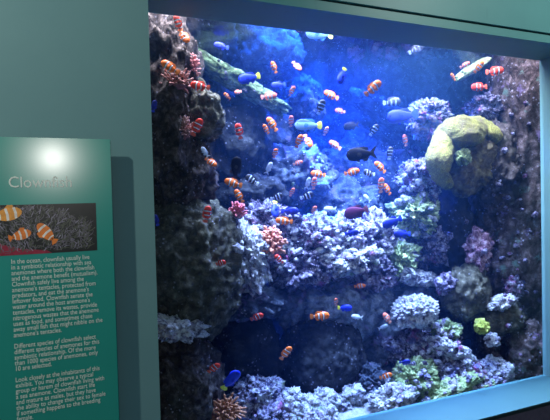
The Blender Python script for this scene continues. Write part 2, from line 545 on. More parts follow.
rock('rock', 'olive brown rock under the pink coral clump', 'rock', 466, 292, 25, 28, .30, .12, 'olive', .26, 1.6, .12, 5, .1, 5)
rock('coral', 'small violet coral left of the olive brown rock', 'coral', 447, 284, 11, 10, .30, .06, 'lilac', .3, 1.8, .26, 5, .08, 4)
rock('rock_ledge', 'brown rock ledge at the right with a white coral on top', 'rock', 500, 318, 28, 15, .24, .11, 'olive', .26, 1.7, .1, 5, .08, 5, 12)
rock('plate_coral', 'small white coral plate on the brown ledge at right', 'coral', 501, 302, 16, 6, .18, .06, 'white', .3, 2.0, .2, 6, .08, 4, 14)
rock('coral', 'violet coral sprig standing behind the small white plate', 'coral', 513, 288, 9, 12, .24, .05, 'lilac', .34, 2.0, .28, 5, .08, 4)
rock('rock', 'dark rock filling the gap between the white pitted coral and the olive rock', 'rock', 450, 316, 18, 26, .46, .13, 'dark', .25, 1.6, .1, 6, .08, 5)
rock('sponge', 'yellow green sponge below the brown ledge', 'sponge', 482, 327, 8, 7, .13, .035, 'sponge', .3, 1.8, .2, 5, .06, 4)
rock('coral', 'small pale coral just under the yellow green sponge', 'coral', 492, 340, 8, 6, .14, .035, 'white', .3, 1.8, .24, 5, .06, 4)
rock('rock', 'dark rock at bottom right, behind the yellow sponge', 'rock', 505, 352, 30, 36, .36, .17, 'brown_speckled', .25, 1.6, .12, 6, .1, 5)
rock('pitted_coral', 'round white pitted coral head at right of centre', 'coral', 415, 312, 25, 16, .27, .10, 'white', .16, 1.6, .24, 5, .06, 5)
rock('live_rock', 'lilac rock beneath the white pitted coral head', 'rock', 408, 345, 26, 18, .38, .12, 'lilac', .3, 1.8, .24, 5, .08, 5)
rock('live_rock', 'small greenish rock below right of the white pitted coral head', 'rock', 446, 330, 14, 10, .26, .07, 'green', .3, 1.8, .26, 5, .08, 5)
rock('coral_branch', 'thick pale coral branch sloping down right above the front mound', 'coral', 452, 350, 30, 9, .20, .06, 'white', .22, 2.0, .2, 6, .06, 5, -27)
rock('live_rock', 'lilac white rock left under the thick pale branch', 'rock', 428, 350, 14, 11, .28, .07, 'live', .3, 1.8, .26, 5, .08, 5)
# front mound and rubble
rock('live_rock', 'green algae rock on the front mound at right of centre', 'rock', 416, 377, 26, 18, .22, .10, 'green', .28, 1.8, .24, 5, .08, 5)
rock('live_rock', 'white lilac rock in the middle of the front mound', 'rock', 452, 372, 24, 16, .20, .09, 'live', .3, 1.8, .26, 5, .08, 5)
rock('live_rock', 'rounded white rock at the right end of the front mound', 'rock', 493, 371, 20, 13, .15, .08, 'white', .24, 1.7, .22, 5, .06, 5)
rock('rock', 'dark brown rock in the bottom right corner of the tank by the glass', 'rock', 527, 356, 24, 34, .17, .12, 'brown_speckled', .25, 1.6, .12, 6, .1, 5)
rock('live_rock', 'white pebbly rock at the right bottom edge against the dark corner rock', 'rock', 486, 384, 26, 8, .10, .06, 'live', .3, 2.0, .22, 5, .08, 5, 13)
rock('live_rock', 'low green crusted rock along the glass at the front mound', 'rock', 446, 393, 36, 11, .11, .07, 'green', .3, 2.0, .22, 5, .08, 5, 13)
rock('live_rock', 'pink tinged rock between the white end rock and the pale branch', 'rock', 474, 371, 13, 9, .16, .06, 'pink', .3, 1.9, .24, 5, .08, 4)
rock('live_rock', 'white rock at the left end of the front mound by the glass', 'rock', 392, 400, 26, 14, .14, .08, 'white', .28, 1.8, .22, 5, .08, 5, 10)
rock('live_rock', 'lilac white rock in front of the black shaded boulder', 'rock', 258, 396, 26, 18, .34, .12, 'live', .3, 1.8, .24, 5, .08, 5)
rock('live_rock', 'violet rock at bottom edge left of centre', 'rock', 266, 418, 24, 16, .24, .10, 'lilac', .3, 1.8, .24, 5, .08, 5)
RUB = [(291, 400, 13), (308, 404, 12), (324, 399, 13), (341, 404, 11), (302, 417, 13), (326, 416, 13), (352, 394, 11)]
names = ['leftmost pale rubble lump beside the violet rock', 'pale rubble lump second from the violet rock, in front of the dome',
         'pale rubble lump in front of the middle of the dome', 'pale rubble lump at right in front of the dome',
         'pale rubble lump at the very bottom edge, left one of two', 'pale rubble lump at the very bottom edge, right one of two',
         'pale rubble lump nearest the small blue rock']
for i, (x, y, r_) in enumerate(RUB):
    rock('coral_rubble', names[i], 'coral', x, y, r_, r_ * .8, .27 if y < 410 else .18, .07, 'white', .3, 1.9, .3, 4, .08, 4, group='coral rubble in front of the dome')
rock('rock_ledge', 'pale green sloping ledge high at right beneath the clownfish group', 'rock', 472, 69, 26, 4.5, .36, .05, 'green', .25, 2.4, .16, 5, .08, 4, 29)


# encrusting coral growth: small knobs nobody could count, grown onto the rocks
def growth(name, label, cat, polys, n, smin, smax, mat, seed):
    rr = random.Random(seed)
    av, af = [], []
    for o in rock_objs + [C.objects['wall_back']]:
        base = len(av)
        av += [v.co + o.location for v in o.data.vertices]
        af += [tuple(base + i for i in p.vertices) for p in o.data.polygons]
    tree = BVHTree.FromPolygons(av, af)
    out_ = bmesh.new()
    for _ in range(n):
        cx, cy, rx, ry = rr.choice(polys)
        a, q = rr.uniform(0, 6.283), math.sqrt(rr.random())
        h = tree.ray_cast(CAM, ray(cx + rx * q * math.cos(a), cy + ry * q * math.sin(a)).normalized())
        if h[0] is None:
            continue
        p = h[0]
        sz = rr.uniform(smin, smax) * mpp(p)
        k = blob((0, 0, 0), (sz * rr.uniform(.7, 1.3), sz * .8, sz * rr.uniform(.5, 1)), rr.randint(1, 90), .4, 1.8, .25, 5, .08, 3, (0, rr.uniform(-.6, .6), 0))
        me = bpy.data.meshes.new('tmp')
        bmesh.ops.translate(k, vec=p + h[1] * sz * .25, verts=k.verts)
        k.to_mesh(me)
        k.free()
        out_.from_mesh(me)
        bpy.data.meshes.remove(me)
    return tag(mobj(name, out_, M[mat], smooth=True), label, cat, kind='stuff')


growth('coral_and_reflection_bits', 'white coral bits encrusting the middle reef slope', 'coral', [(310, 240, 45, 22), (350, 255, 45, 26), (262, 245, 25, 38), (415, 205, 20, 35)], 105, 2.2, 5.0, 'white', 1)
growth('coral_and_reflection_bits', 'violet and dark coral bits encrusting the middle reef slope', 'coral', [(310, 250, 50, 26), (350, 255, 50, 28), (425, 150, 20, 50)], 90, 2.5, 5.5, 'lilac', 2)
growth('coral_and_reflection_bits', 'pale coral bits encrusting the front mound of rocks', 'coral', [(430, 375, 50, 20), (400, 392, 40, 14), (480, 372, 25, 12), (440, 345, 25, 15)], 110, 1.8, 4.2, 'live', 3)
growth('coral_and_reflection_bits', 'small lilac coral specks dotted over the dark right rock', 'coral', [(515, 190, 24, 110), (490, 230, 30, 60), (520, 320, 20, 50)], 60, 1.2, 3.4, 'lilac', 4)
growth('coral_and_reflection_bits', 'small grey coral specks on the upper back rocks', 'coral', [(255, 50, 40, 25), (300, 110, 30, 25), (310, 170, 30, 25), (240, 85, 45, 25)], 60, 1.2, 3.0, 'grey', 5)

growth('coral_and_reflection_bits', 'pinkish patches high on the far blue back wall standing in for water surface reflections', 'coral', [(355, 53, 9, 8), (378, 52, 5, 9), (392, 55, 7, 7), (408, 48, 5, 6)], 70, 1.6, 3.4, 'pink_reflection', 6)  # surface reflections built as pink knobs on the wall
growth('coral_and_reflection_bits', 'bluish white specks high on the back wall near the pale green ledge standing in for ripple sparkle', 'coral', [(437, 52, 13, 9), (425, 60, 8, 10)], 45, 1.2, 2.6, 'white', 7)  # glints of surface ripples built as white knobs


# anemones
def anemone(label, px, py, rx, ry, Y, col, tip, n=110, tl=16, seed=1, rad=1.35):
    p = at(px, py, Y)
    s = mpp(p)
    root = empty('anemone', p)
    tag(root, label, 'anemone', 'sea anemones')
    rr = random.Random(seed)
    bm = blob((0, 0, 0), (rx * s * .75, rx * s * .6, ry * s * .75), seed, .15, 1.5, 0, 5, .04, 3)
    body = mobj('column', bm, M['anemone_base'], root, True)
    bm = bmesh.new()
    for i in range(n):
        th, ph = rr.uniform(0, 2 * math.pi), rr.uniform(-.5, 1.45)
        d = Vector((math.cos(th) * math.cos(ph), math.sin(th) * math.cos(ph) - .35, math.sin(ph))).normalized()
        a = Vector((d.x * rx * s * .62, d.y * rx * s * .5, d.z * ry * s * .62))
        bend = Vector((rr.uniform(-1, 1), rr.uniform(-1, .4), rr.uniform(-.6, .9))) * .55
        L = tl * s * rr.uniform(.4, .75)
        pts = [a + (d * t + bend * t * t) * L for t in (0, .35, .7, .95, 1.08)]
        r0_ = rad * s
        tube(bm, pts, [r0_ * .8, r0_ * .75, r0_ * .7, r0_ * .95, r0_ * .45], 6)
    t = mobj('tentacles', bm, plain('anemone_tentacle', col, .45, .4, 40, .35), root)
    t['kind'] = 'stuff'
    return root


M['anemone_base'] = plain('anemone_column', (.3, .12, .12), .6, .3, 30, .3)
anemone('pink and white anemone spreading over the reef below the blue tang', 270, 246, 15, 20, .34, (1.0, .34, .22), None, 190, 8, 3, 1.8)
anemone('brownish pink anemone at upper left beneath a banded clownfish', 176, 84, 13, 9, .12, (.42, .19, .16), None, 110, 10, 4, 1.2)
anemone('narrow pink anemone trailing down the top of the green ridge', 192, 70, 5, 13, .20, (.7, .28, .26), None, 90, 8, 5, 1.2)
anemone('pale pink anemone on the left rock beside a red clownfish', 184, 131, 5, 13, .14, (.5, .27, .24), None, 90, 8, 6, 1.0)
anemone('brown orange anemone in the bottom left corner by the lilac rock', 224, 412, 17, 10, .2, (.42, .17, .08), None, 120, 12, 7, 1.4)
anemone('small red pink anemone on the edge of the rounded boulder', 237, 213, 6, 7, .26, (.8, .2, .24), None, 70, 9, 8, 1.2)

# ------------------------------------------------------------------ fish
def stripe_mat(name, base, bands, edge=(.015, .012, .015), white=(.95, .93, .95), back_=None, rough=.38):
    """bands: list of (centre, halfwidth) along the body in local x (head +x)"""
    m, nt, b = newmat(name)
    b.inputs['Roughness'].default_value = rough
    sep = nt.nodes.new('ShaderNodeSeparateXYZ')
    nt.links.new(coord(nt), sep.inputs[0])
    stops = []
    add = nt.nodes.new('ShaderNodeMath')
    add.operation = 'ADD'
    add.inputs[1].default_value = .5
    cur = nt.nodes.new('ShaderNodeMath')             # bars bow towards the head along the flank
    cur.operation = 'MULTIPLY_ADD'
    ab = nt.nodes.new('ShaderNodeMath')
    ab.operation = 'ABSOLUTE'
    nt.links.new(sep.outputs['Z'], ab.inputs[0])
    nt.links.new(ab.outputs[0], cur.inputs[0])
    cur.inputs[1].default_value = .12
    nt.links.new(sep.outputs['X'], cur.inputs[2])
    nt.links.new(cur.outputs[0], add.inputs[0])
    pos = [(0.0, base)]
    for c, h in sorted(bands):
        c += .5
        if edge is not None:
            pos += [(c - h - .022, base), (c - h - .02, edge), (c - h, edge), (c - h + .002, white), (c + h - .002, white), (c + h, edge), (c + h + .02, edge), (c + h + .022, base)]
        else:
            pos += [(c - h - .004, base), (c - h, white), (c + h, white), (c + h + .004, base)]
    if len(pos) < 2:
        pos.append((1.0, base))
    r = ramp(nt, pos)
    nt.links.new(add.outputs[0], r.inputs[0])
    col = r.outputs[0]
    if back_ is not None:
        zr = ramp(nt, [(.5, (0, 0, 0)), (.56, (1, 1, 1))])
        az = nt.nodes.new('ShaderNodeMath')
        az.operation = 'ADD'
        az.inputs[1].default_value = .5 - .06
        nt.links.new(sep.outputs['Z'], az.inputs[0])
        nt.links.new(az.outputs[0], zr.inputs[0])
        col = mixc(nt, zr.outputs[0], col, back_)
    if rough > .6:
        b.inputs['Specular IOR Level'].default_value = .1
    nt.links.new(col, b.inputs['Base Color'])
    return m


def fish_body(h, w, bluff=.5):
    """lofted body from nose (+x .5) to the tail root (-x .33)"""
    bm = bmesh.new()
    N, K = 16, 14
    rings = []
    for i in range(N + 1):
        t = i / N
        x = .5 - .85 * t
        prof = (math.sin(math.pi * min(1, t ** (.55 + .15 * bluff) * .93 + .02))) ** .8
        ht = max(.012, h * .5 * prof)
        if t > .8:
            ht = max(ht, h * .5 * .24)
        wd = max(.01, w * .5 * (math.sin(math.pi * min(1, t ** .6 * .95 + .02))) ** .9)
        cz = .01 * math.sin(t * 5)
        rings.append([bm.verts.new((x, wd * math.cos(2 * math.pi * k / K), cz + ht * math.sin(2 * math.pi * k / K))) for k in range(K)])
    for i in range(N):
        for k in range(K):
            bm.faces.new((rings[i][k], rings[i + 1][k], rings[i + 1][(k + 1) % K], rings[i][(k + 1) % K]))
    bm.faces.new(rings[0])
    bm.faces.new(rings[-1][::-1])
    return bm


def fin(outline, th=.008, side=None):
    """thin closed fin from an outline in the x-z plane, slightly thicker at its middle"""
    bm = bmesh.new()
    n = len(outline)
    cx = sum(p[0] for p in outline) / n
    cz = sum(p[1] for p in outline) / n
    rim = [bm.verts.new((x, 0, z)) for x, z in outline]
    a = bm.verts.new((cx, th, cz))
    b = bm.verts.new((cx, -th, cz))
    for i in range(n):
        bm.faces.new((rim[i], rim[(i + 1) % n], a))
        bm.faces.new((rim[(i + 1) % n], rim[i], b))
    if side:
        s, ang = side
        rot = Matrix.Rotation(s * R(ang), 4, 'Z')
        bmesh.ops.transform(bm, matrix=Matrix.Translation((side_x, s * side_w, -.03)) @ rot, verts=bm.verts)
    return bm


side_x, side_w = .16, .08


def make_fish(kind, spec):
    global side_w
    root = bpy.data.objects.new(kind, None)
    root.empty_display_size = .03
    h, w = spec['h'], spec['w']
    parts = []
    parts.append(mobj('body', fish_body(h, w, spec.get('bluff', .5)), spec['body'], root, True))
    fm, tm = spec['fin'], spec['tail']
    e = .30 * h
    if spec.get('fork'):
        tail = [(-.30, .05), (-.36, .10), (-.47, .19), (-.56, .22), (-.46, .04), (-.46, -.04), (-.56, -.22), (-.47, -.19), (-.36, -.10), (-.30, -.05)]
    else:
        tail = [(-.30, .055), (-.38, .12), (-.46, .16), (-.52, .12), (-.535, 0), (-.52, -.12), (-.46, -.16), (-.38, -.12), (-.30, -.055)]
    parts.append(mobj('tail_fin', fin(tail, .015), tm, root))
    d0 = h * .38
    dors = [(.24, d0), (.16, d0 + .10), (.04, d0 + .12), (-.02, d0 + .085), (-.12, d0 + .11), (-.24, d0 + .03), (-.28, d0 - .07), (-.20, d0 - .05), (0, d0 - .03)]
    if spec.get('low'):
        dors = [(x, min(z, d0 + .065)) for x, z in dors]
    parts.append(mobj('dorsal_fin', fin(dors, .014), fm, root))
    anal = [(-.02, -d0 + .02), (-.08, -d0 - .08), (-.18, -d0 - .08), (-.27, -d0 + .05), (-.2, -d0 + .07)]
    parts.append(mobj('anal_fin', fin(anal, .012), fm, root))
    pelv = [(.18, -d0 + .03), (.14, -d0 - .09), (.06, -d0 - .10), (.06, -d0 + .0)]
    parts.append(mobj('pelvic_fin', fin(pelv, .012), fm, root))
    side_w = w * .42
    pec = [(.03, .02), (-.06, .08), (-.15, .06), (-.17, -.02), (-.11, -.08), (.02, -.03)]
    for s in (-1, 1):
        parts.append(mobj('pectoral_fin', fin(pec, .008, (s, -24)), fm, root))
    for s in (-1, 1):
        bm = bmesh.new()
        bmesh.ops.create_uvsphere(bm, u_segments=10, v_segments=8, radius=.026)
        bmesh.ops.transform(bm, matrix=Matrix.Translation((.40, s * w * .27, .035)), verts=bm.verts)
        parts.append(mobj('eye', bm, M['eye'], root, True))
    return root, parts


M['eye'] = plain('fish_eye', (.01, .01, .012), .15, .6)
CB = [(.20, .032), (-.05, .036), (-.30, .016)]
fmat = lambda n, c: plain(n, c, .4, .4, 12, .15)
SPEC = {
    'orange': dict(name='clownfish', h=.42, w=.2, body=stripe_mat('orange_clown_skin', (1.0, .19, .02), CB), fin=fmat('orange_fin', (1.0, .2, .03)), tail=fmat('orange_tail', (1.0, .24, .05))),
    'red': dict(name='clownfish', h=.44, w=.2, body=stripe_mat('red_clown_skin', (.95, .06, .03), CB), fin=fmat('red_fin', (.95, .08, .04)), tail=fmat('red_tail', (.95, .14, .08))),
    'pink': dict(name='clownfish', h=.42, w=.2, body=stripe_mat('pale_clown_skin', (1.0, .24, .13), CB), fin=fmat('pale_fin', (1.0, .3, .2)), tail=fmat('pale_tail', (1.0, .38, .28))),
    'tang': dict(name='blue_tang', h=.46, w=.15, bluff=.4, low=1, body=stripe_mat('blue_tang_skin', (.012, .035, .62), [], None, (.012, .035, .62)), fin=fmat('blue_fin', (.01, .025, .5)), tail=fmat('yellow_tail', (.95, .85, .08))),
    'pale': dict(name='blue_tang', h=.42, w=.15, bluff=.4, low=1, body=stripe_mat('light_blue_tang_skin', (.28, .52, 1.0), [], None, (.28, .52, 1.0), (.02, .07, .7)), fin=fmat('mid_blue_fin', (.05, .2, .9)), tail=fmat('lemon_tail', (.95, .95, .15))),
    'dim': dict(name='blue_tang', h=.44, w=.15, bluff=.4, low=1, body=stripe_mat('deep_blue_skin', (.010, .018, .26), [], None, (.010, .018, .26)), fin=fmat('deep_blue_fin', (.01, .02, .4)), tail=fmat('deep_blue_tail', (.03, .06, .6))),
    'damsel': dict(name='damselfish', h=.5, w=.18, body=stripe_mat('striped_damsel_skin', (.012, .012, .02), [(.22, .04), (-.03, .04), (-.25, .025)], None, (.7, .8, 1.0)), fin=fmat('black_fin', (.02, .02, .03)), tail=fmat('pale_blue_tail', (.7, .8, 1.0))),
    'black': dict(name='dark_fish', h=.46, w=.17, low=1, body=stripe_mat('black_fish_skin', (.004, .004, .009), [], None, (.004, .004, .009), None, .8), fin=fmat('dark_fin', (.005, .005, .01)), tail=fmat('dark_tail', (.005, .005, .01)), fork=1),
    'maroon': dict(name='dark_fish', h=.5, w=.18, low=1, body=stripe_mat('maroon_fish_skin', (.07, .014, .05), [], None, (.07, .014, .05), None, .7), fin=fmat('maroon_fin', (.08, .015, .05)), tail=fmat('maroon_tail', (.25, .08, .12))),
    'silver': dict(name='chromis', h=.4, w=.15, low=1, body=stripe_mat('silver_fish_skin', (.7, .8, .95), [], None, (.7, .8, .95)), fin=fmat('silver_fin', (.6, .7, .9)), tail=fmat('silver_tail', (.7, .75, .9)), fork=1),
}
CAT = {'clownfish': ('clownfish', 'clownfish swimming in the tank'), 'blue_tang': ('tang', 'blue tangs in the tank'),
       'damselfish': ('damselfish', 'striped damselfish in the tank'), 'dark_fish': ('fish', 'dark fish in the tank'), 'chromis': ('fish', 'small silvery fish in the tank')}
# kind, px, py, length in px, heading in the picture (deg, 0 = right, ccw), distance behind the glass, turn in depth, label
FISH = [
 ('red', 178, 23, 15, 115, .10, 20, 'red clownfish at the top left corner, upper of two nose to tail'),
 ('orange', 184, 36, 18, -65, .09, 20, 'orange clownfish at the top left corner, lower of two nose to tail'),
 ('orange', 170, 67, 20, 150, .08, 10, 'banded orange clownfish at upper left resting over the brownish anemone'),
 ('red', 200, 86, 19, 172, .10, 10, 'red clownfish beside the narrow pink anemone, on the green ridge'),
 ('orange', 227, 96, 9, 150, .3, 40, 'small orange clownfish in front of the green ridge, left of a paler one'),
 ('pink', 238, 92, 9, 200, .34, 40, 'small pale pink clownfish on the green ridge'),
 ('orange', 274, 67, 12, 120, .35, 25, 'orange clownfish high up, just right of the blue tang with yellow tail'),
 ('pink', 297, 66, 13, -55, .35, 20, 'pale orange clownfish high up at left of the light shaft'),
 ('pink', 269, 96, 16, 8, .35, 10, 'pale banded clownfish swimming level at the lower end of the green ridge'),
 ('pink', 292, 91, 11, 70, .4, 30, 'small upright pale clownfish in front of the round blue knob'),
 ('orange', 373, 88, 20, 42, .25, 10, 'large orange clownfish alone high in the blue water right of the light shaft'),
 ('orange', 331, 95, 16, 160, .45, 15, 'orange clownfish inside the light shaft, above the black and white damselfish'),
 ('pink', 340, 111, 11, 175, .6, 20, 'faint pale clownfish right of the light shaft, below the large lone one'),
 ('red', 197, 127, 19, 65, .10, 20, 'red upright clownfish beside the pale pink anemone at left'),
 ('orange', 211, 162, 14, -40, .14, 20, 'orange clownfish diving by the left rock, left of the round black fish'),
 ('red', 239, 131, 16, 110, .25, 25, 'red upright clownfish above the round black fish'),
 ('orange', 272, 124, 16, 130, .28, 15, 'bright orange clownfish, larger of a touching pair left of the pale tang'),
 ('orange', 266, 129, 11, 130, .30, 30, 'small orange clownfish, lower left of the touching pair'),
 ('pink', 291, 121, 12, 105, .4, 40, 'faint upright clownfish touching the head of the pale tang'),
 ('orange', 299, 141, 14, 75, .35, 25, 'upright orange clownfish below the pale tang, left of two'),
 ('orange', 308, 141, 15, -70, .35, 20, 'nose down orange clownfish below the pale tang, right of two'),
 ('orange', 275, 153, 11, 95, .4, 45, 'orange clownfish in dark water right of the round black fish'),
 ('pink', 298, 163, 10, 20, .45, 30, 'faint pale clownfish in front of the blue hump top'),
 ('orange', 318, 174, 15, 172, .4, 10, 'orange clownfish swimming level at right of the blue hump'),
 ('orange', 233, 183, 18, 165, .16, 10, 'orange clownfish swimming level just under the round black fish'),
 ('orange', 239, 196, 15, 125, .18, 15, 'bright orange clownfish above the small red anemone'),
 ('red', 207, 214, 17, 80, .09, 15, 'red upright clownfish on top of the rounded brown boulder'),
 ('red', 221, 263, 12, 20, .08, 40, 'red clownfish in front of the rounded brown boulder, right side'),
 ('pink', 314, 183, 13, 95, .45, 30, 'faint upright clownfish under the level one at the blue hump'),
 ('pink', 292, 192, 10, 80, .45, 40, 'dim upright clownfish at the foot of the blue hump'),
 ('orange', 284, 221, 17, 175, .28, 10, 'white tailed orange clownfish above the pink and white anemone'),
 ('red', 279, 259, 12, 140, .24, 25, 'red clownfish at the lower right edge of the pink and white anemone'),
 ('pink', 314, 210, 11, 90, .36, 50, 'pale clownfish facing out, above the knobbly rock shelf'),
 ('orange', 352, 172, 15, 15, .35, 10, 'orange clownfish swimming level under the black fish'),
 ('pink', 335, 145, 14, 150, .45, 15, 'pale orange clownfish at upper left of the black fish'),
 ('orange', 380, 167, 15, 140, .3, 15, 'yellow orange clownfish at lower right of the black fish'),
 ('pink', 381, 185, 16, 100, .32, 25, 'pink clownfish hanging upright, left of two near the pale coral rock'),
 ('orange', 387, 189, 13, 130, .34, 20, 'orange clownfish, right of two near the pale coral rock'),
 ('pink', 405, 140, 12, 110, .5, 20, 'faint clownfish in deep blue water right of the black fish'),
 ('pink', 326, 131, 10, 80, .6, 40, 'tiny faint clownfish right of the pale tang tail'),
 ('orange', 479, 67, 13, 60, .2, 25, 'orange clownfish at top right, at the upper end of the pale green ledge'),
 ('pink', 465, 65, 10, 30, .22, 30, 'pink clownfish at top right, over the middle of the pale green ledge'),
 ('orange', 453, 77, 9, 140, .22, 30, 'small orange clownfish at the lower end of the pale green ledge'),
 ('red', 495, 71, 17, 5, .18, 10, 'red white clownfish at top right, rightmost of the group'),
 ('red', 479, 87, 17, 185, .18, 10, 'red clownfish swimming level above the brain coral'),
 ('orange', 320, 316, 19, 5, .2, 8, 'bright orange clownfish swimming level above the dark dome'),
 ('orange', 286, 353, 17, 55, .2, 12, 'orange clownfish climbing at the left of the dark dome'),
 ('red', 257, 317, 14, 25, .22, 15, 'red clownfish in front of the dark hollow under the grey ledge'),
 ('orange', 360, 286, 11, 10, .3, 30, 'small orange clownfish below the white coral plate'),
 ('pink', 387, 318, 13, 130, .25, 15, 'pink clownfish left of the white pitted coral head'),
 ('pink', 336, 302, 10, 110, .3, 35, 'small pale clownfish above the dark dome, right of the bright level one'),
 ('orange', 386, 376, 13, 20, .12, 10, 'orange clownfish low down by the green algae rock'),
 ('red', 214, 368, 15, 40, .12, 15, 'pinkish red clownfish low at left above the low blue tang'),
 ('tang', 249, 78, 22, 195, .3, 10, 'deep blue tang with yellow tail above the green ridge'),
 ('tang', 342, 76, 18, -115, .2, 15, 'blue tang with yellow tail diving right of the light shaft'),
 ('pale', 308, 125, 27, 180, .25, 5, 'large light blue tang with yellow tail at left of the light shaft'),
 ('tang', 231, 380, 25, 52, .1, 8, 'blue tang with yellow tail low at bottom left, nose up'),
 ('pale', 319, 34, 27, 178, .3, 8, 'bright light blue fish shape standing in for the lamp reflection at the water surface'),  # lamp reflection under the surface, built from the tang shape
 ('dim', 221, 46, 15, 170, .4, 15, 'dark blue tang high at left by the water surface'),
 ('dim', 278, 85, 15, 190, .5, 15, 'dim blue tang at lower end of the green ridge, above a level clownfish'),
 ('dim', 402, 116, 32, 188, .5, 8, 'long blue tang in front of the thin blue ridge'),
 ('tang', 275, 209, 17, -100, .4, 30, 'blue tang with yellow tail up, above the pink and white anemone'),
 ('dim', 290, 211, 17, 0, .42, 15, 'blue tang just right of the one with its tail up'),
 ('dim', 352, 233, 14, 10, .3, 20, 'violet blue tang resting on the pale pitted reef rock'),
 ('tang', 345, 308, 14, 0, .25, 15, 'blue tang with yellow tail above the right of the dark dome'),
 ('dim', 405, 362, 11, 10, .12, 20, 'small blue tang touching the top of the green algae rock'),
 ('dim', 392, 222, 22, 200, .45, 15, 'dark blue tang behind the tall rock knob, upper of two'),
 ('dim', 402, 234, 18, 180, .4, 15, 'dark blue tang behind the tall rock knob, lower of two'),
 ('dim', 154, 106, 12, 80, .06, 20, 'blue tang peeking from the left edge of the glass, higher one'),
 ('dim', 156, 220, 12, 110, .06, 20, 'blue tang peeking from the left edge of the glass, lower one'),
 ('damsel', 321, 107, 15, 75, .35, 20, 'black and white damselfish standing upright in the light shaft'),
 ('damsel', 392, 102, 17, 5, .5, 15, 'striped damselfish above the long blue tang'),
 ('damsel', 252, 180, 15, 150, .3, 20, 'striped damselfish right of the round black fish'),
 ('damsel', 374, 130, 13, 60, .5, 20, 'striped damselfish above the tail of the black fish'),
 ('damsel', 390, 153, 13, 90, .45, 20, 'striped damselfish right of the tail of the black fish'),
 ('damsel', 369, 173, 13, 170, .4, 20, 'striped damselfish below the black fish between two orange clownfish'),
 ('damsel', 277, 197, 13, 20, .45, 20, 'striped damselfish above the tail of the tail up tang'),
 ('damsel', 307, 196, 14, 20, .45, 20, 'striped damselfish in front of the foot of the blue hump'),
 ('damsel', 416, 49, 15, 30, .4, 20, 'striped damselfish near the top, left of the pale green ledge'),
 ('black', 361, 154, 30, 186, .25, 5, 'black fish with forked tail in the middle of the blue water'),
 ('black', 236, 168, 24, 95, .2, 30, 'round black fish facing up at left centre'),
 ('black', 351, 126, 17, 190, .6, 15, 'dim dark fish above the black fish'),
 ('maroon', 356, 212, 25, 195, .35, 8, 'dark maroon fish above the pale pitted reef rock'),
 ('silver', 330, 209, 13, 180, .4, 10, 'silvery fish left of the maroon fish'),
 ('silver', 367, 198, 10, 140, .45, 20, 'silvery fish above right of the maroon fish'),
 ('silver', 205, 152, 12, 130, .12, 25, 'silvery blue fish above the diving clownfish at left'),
 ('silver', 269, 168, 13, 70, .4, 20, 'silvery fish standing upright left of the blue hump'),
 ('silver', 357, 317, 12, 170, .25, 15, 'silvery fish above the right of the dark dome, below the blue tang'),
 ('silver', 383, 327, 10, 30, .25, 20, 'small silvery fish below the pink clownfish by the pitted coral head'),
 ('silver', 308, 183, 12, 80, .42, 20, 'silvery fish beside the faint upright clownfish at the blue hump'),
]

# combined surface of the reef, to keep fish in the water in front of it
allv, allf = [], []
for o in rock_objs + [o for o in C.objects if o.name.startswith('wall_') and o.name != 'wall_front' and o.name != 'wall_low']:
    base = len(allv)
    mw = Matrix.Translation(o.location)
    allv += [mw @ v.co for v in o.data.vertices]
    allf += [tuple(base + i for i in p.vertices) for p in o.data.polygons]
bvh = BVHTree.FromPolygons(allv, allf)

proto = {}
for kind, px, py, L, ang, Y, turn, label in FISH:
    sp = SPEC[kind]
    if kind not in proto:
        root, parts = make_fish(sp['name'], sp)
        C.objects.link(root)
        proto[kind] = (root, parts)
    else:
        r_, parts = proto[kind]
        root = r_.copy()
        C.objects.link(root)
        for pt in parts:
            c = pt.copy()
            c.parent = root
            C.objects.link(c)
    d = ray(px, py)
    hitY = 9
    for dx, dy in ((0, 0), (-L * .4, 0), (L * .4, 0), (0, L * .4), (0, -L * .4)):
        dd = ray(px + dx, py + dy).normalized()
        h = bvh.ray_cast(CAM, dd)
        if h[0] is not None:
            hitY = min(hitY, h[0].y)
    Yf = max(.035, min(Y, hitY - .035))
    p = at(px, py, Yf)
    s = mpp(p) * L * 1.0
    a, tn = R(ang), R(turn)
    X = RIGHT * math.cos(a) * math.cos(tn) + UP * math.sin(a) * math.cos(tn) + Vector((0, -1, 0)) * math.sin(tn) * .8
    X.normalize()
    Yv = Vector((0, 1, 0)) if math.cos(a) >= -1e-6 else Vector((0, -1, 0))
    Yv = (Yv - X * Yv.dot(X)).normalized()
    Z = X.cross(Yv)
    root.matrix_world = Matrix(((X.x * s, Yv.x * s, Z.x * s, p.x), (X.y * s, Yv.y * s, Z.y * s, p.y), (X.z * s, Yv.z * s, Z.z * s, p.z), (0, 0, 0, 1)))
    tag(root, label, CAT[sp['name']][0], CAT[sp['name']][1])

# ------------------------------------------------------------------ water
m, nt, b = newmat('aquarium_water')
nt.nodes.remove(b)
out = nt.nodes['Material Output']
vs_ = nt.nodes.new('ShaderNodeVolumeScatter')
vs_.inputs['Color'].default_value = (.10, .32, 1.0, 1)
vs_.inputs['Density'].default_value = .05
vs_.inputs['Anisotropy'].default_value = .2
va = nt.nodes.new('ShaderNodeVolumeAbsorption')
va.inputs['Color'].default_value = (.08, .47, .97, 1)
va.inputs['Density'].default_value = .62
ad = nt.nodes.new('ShaderNodeAddShader')
nt.links.new(vs_.outputs[0], ad.inputs[0])
nt.links.new(va.outputs[0], ad.inputs[1])
nt.links.new(ad.outputs[0], out.inputs['Volume'])
bm = bmesh.new()
box(bm, TX0 + .001, TX1 - .001, .016, TY1, ZF + .001, ZW - .003)
water = tag(mobj('water', bm, m), 'clear blue water filling the whole tank behind the glass', 'water', kind='stuff')

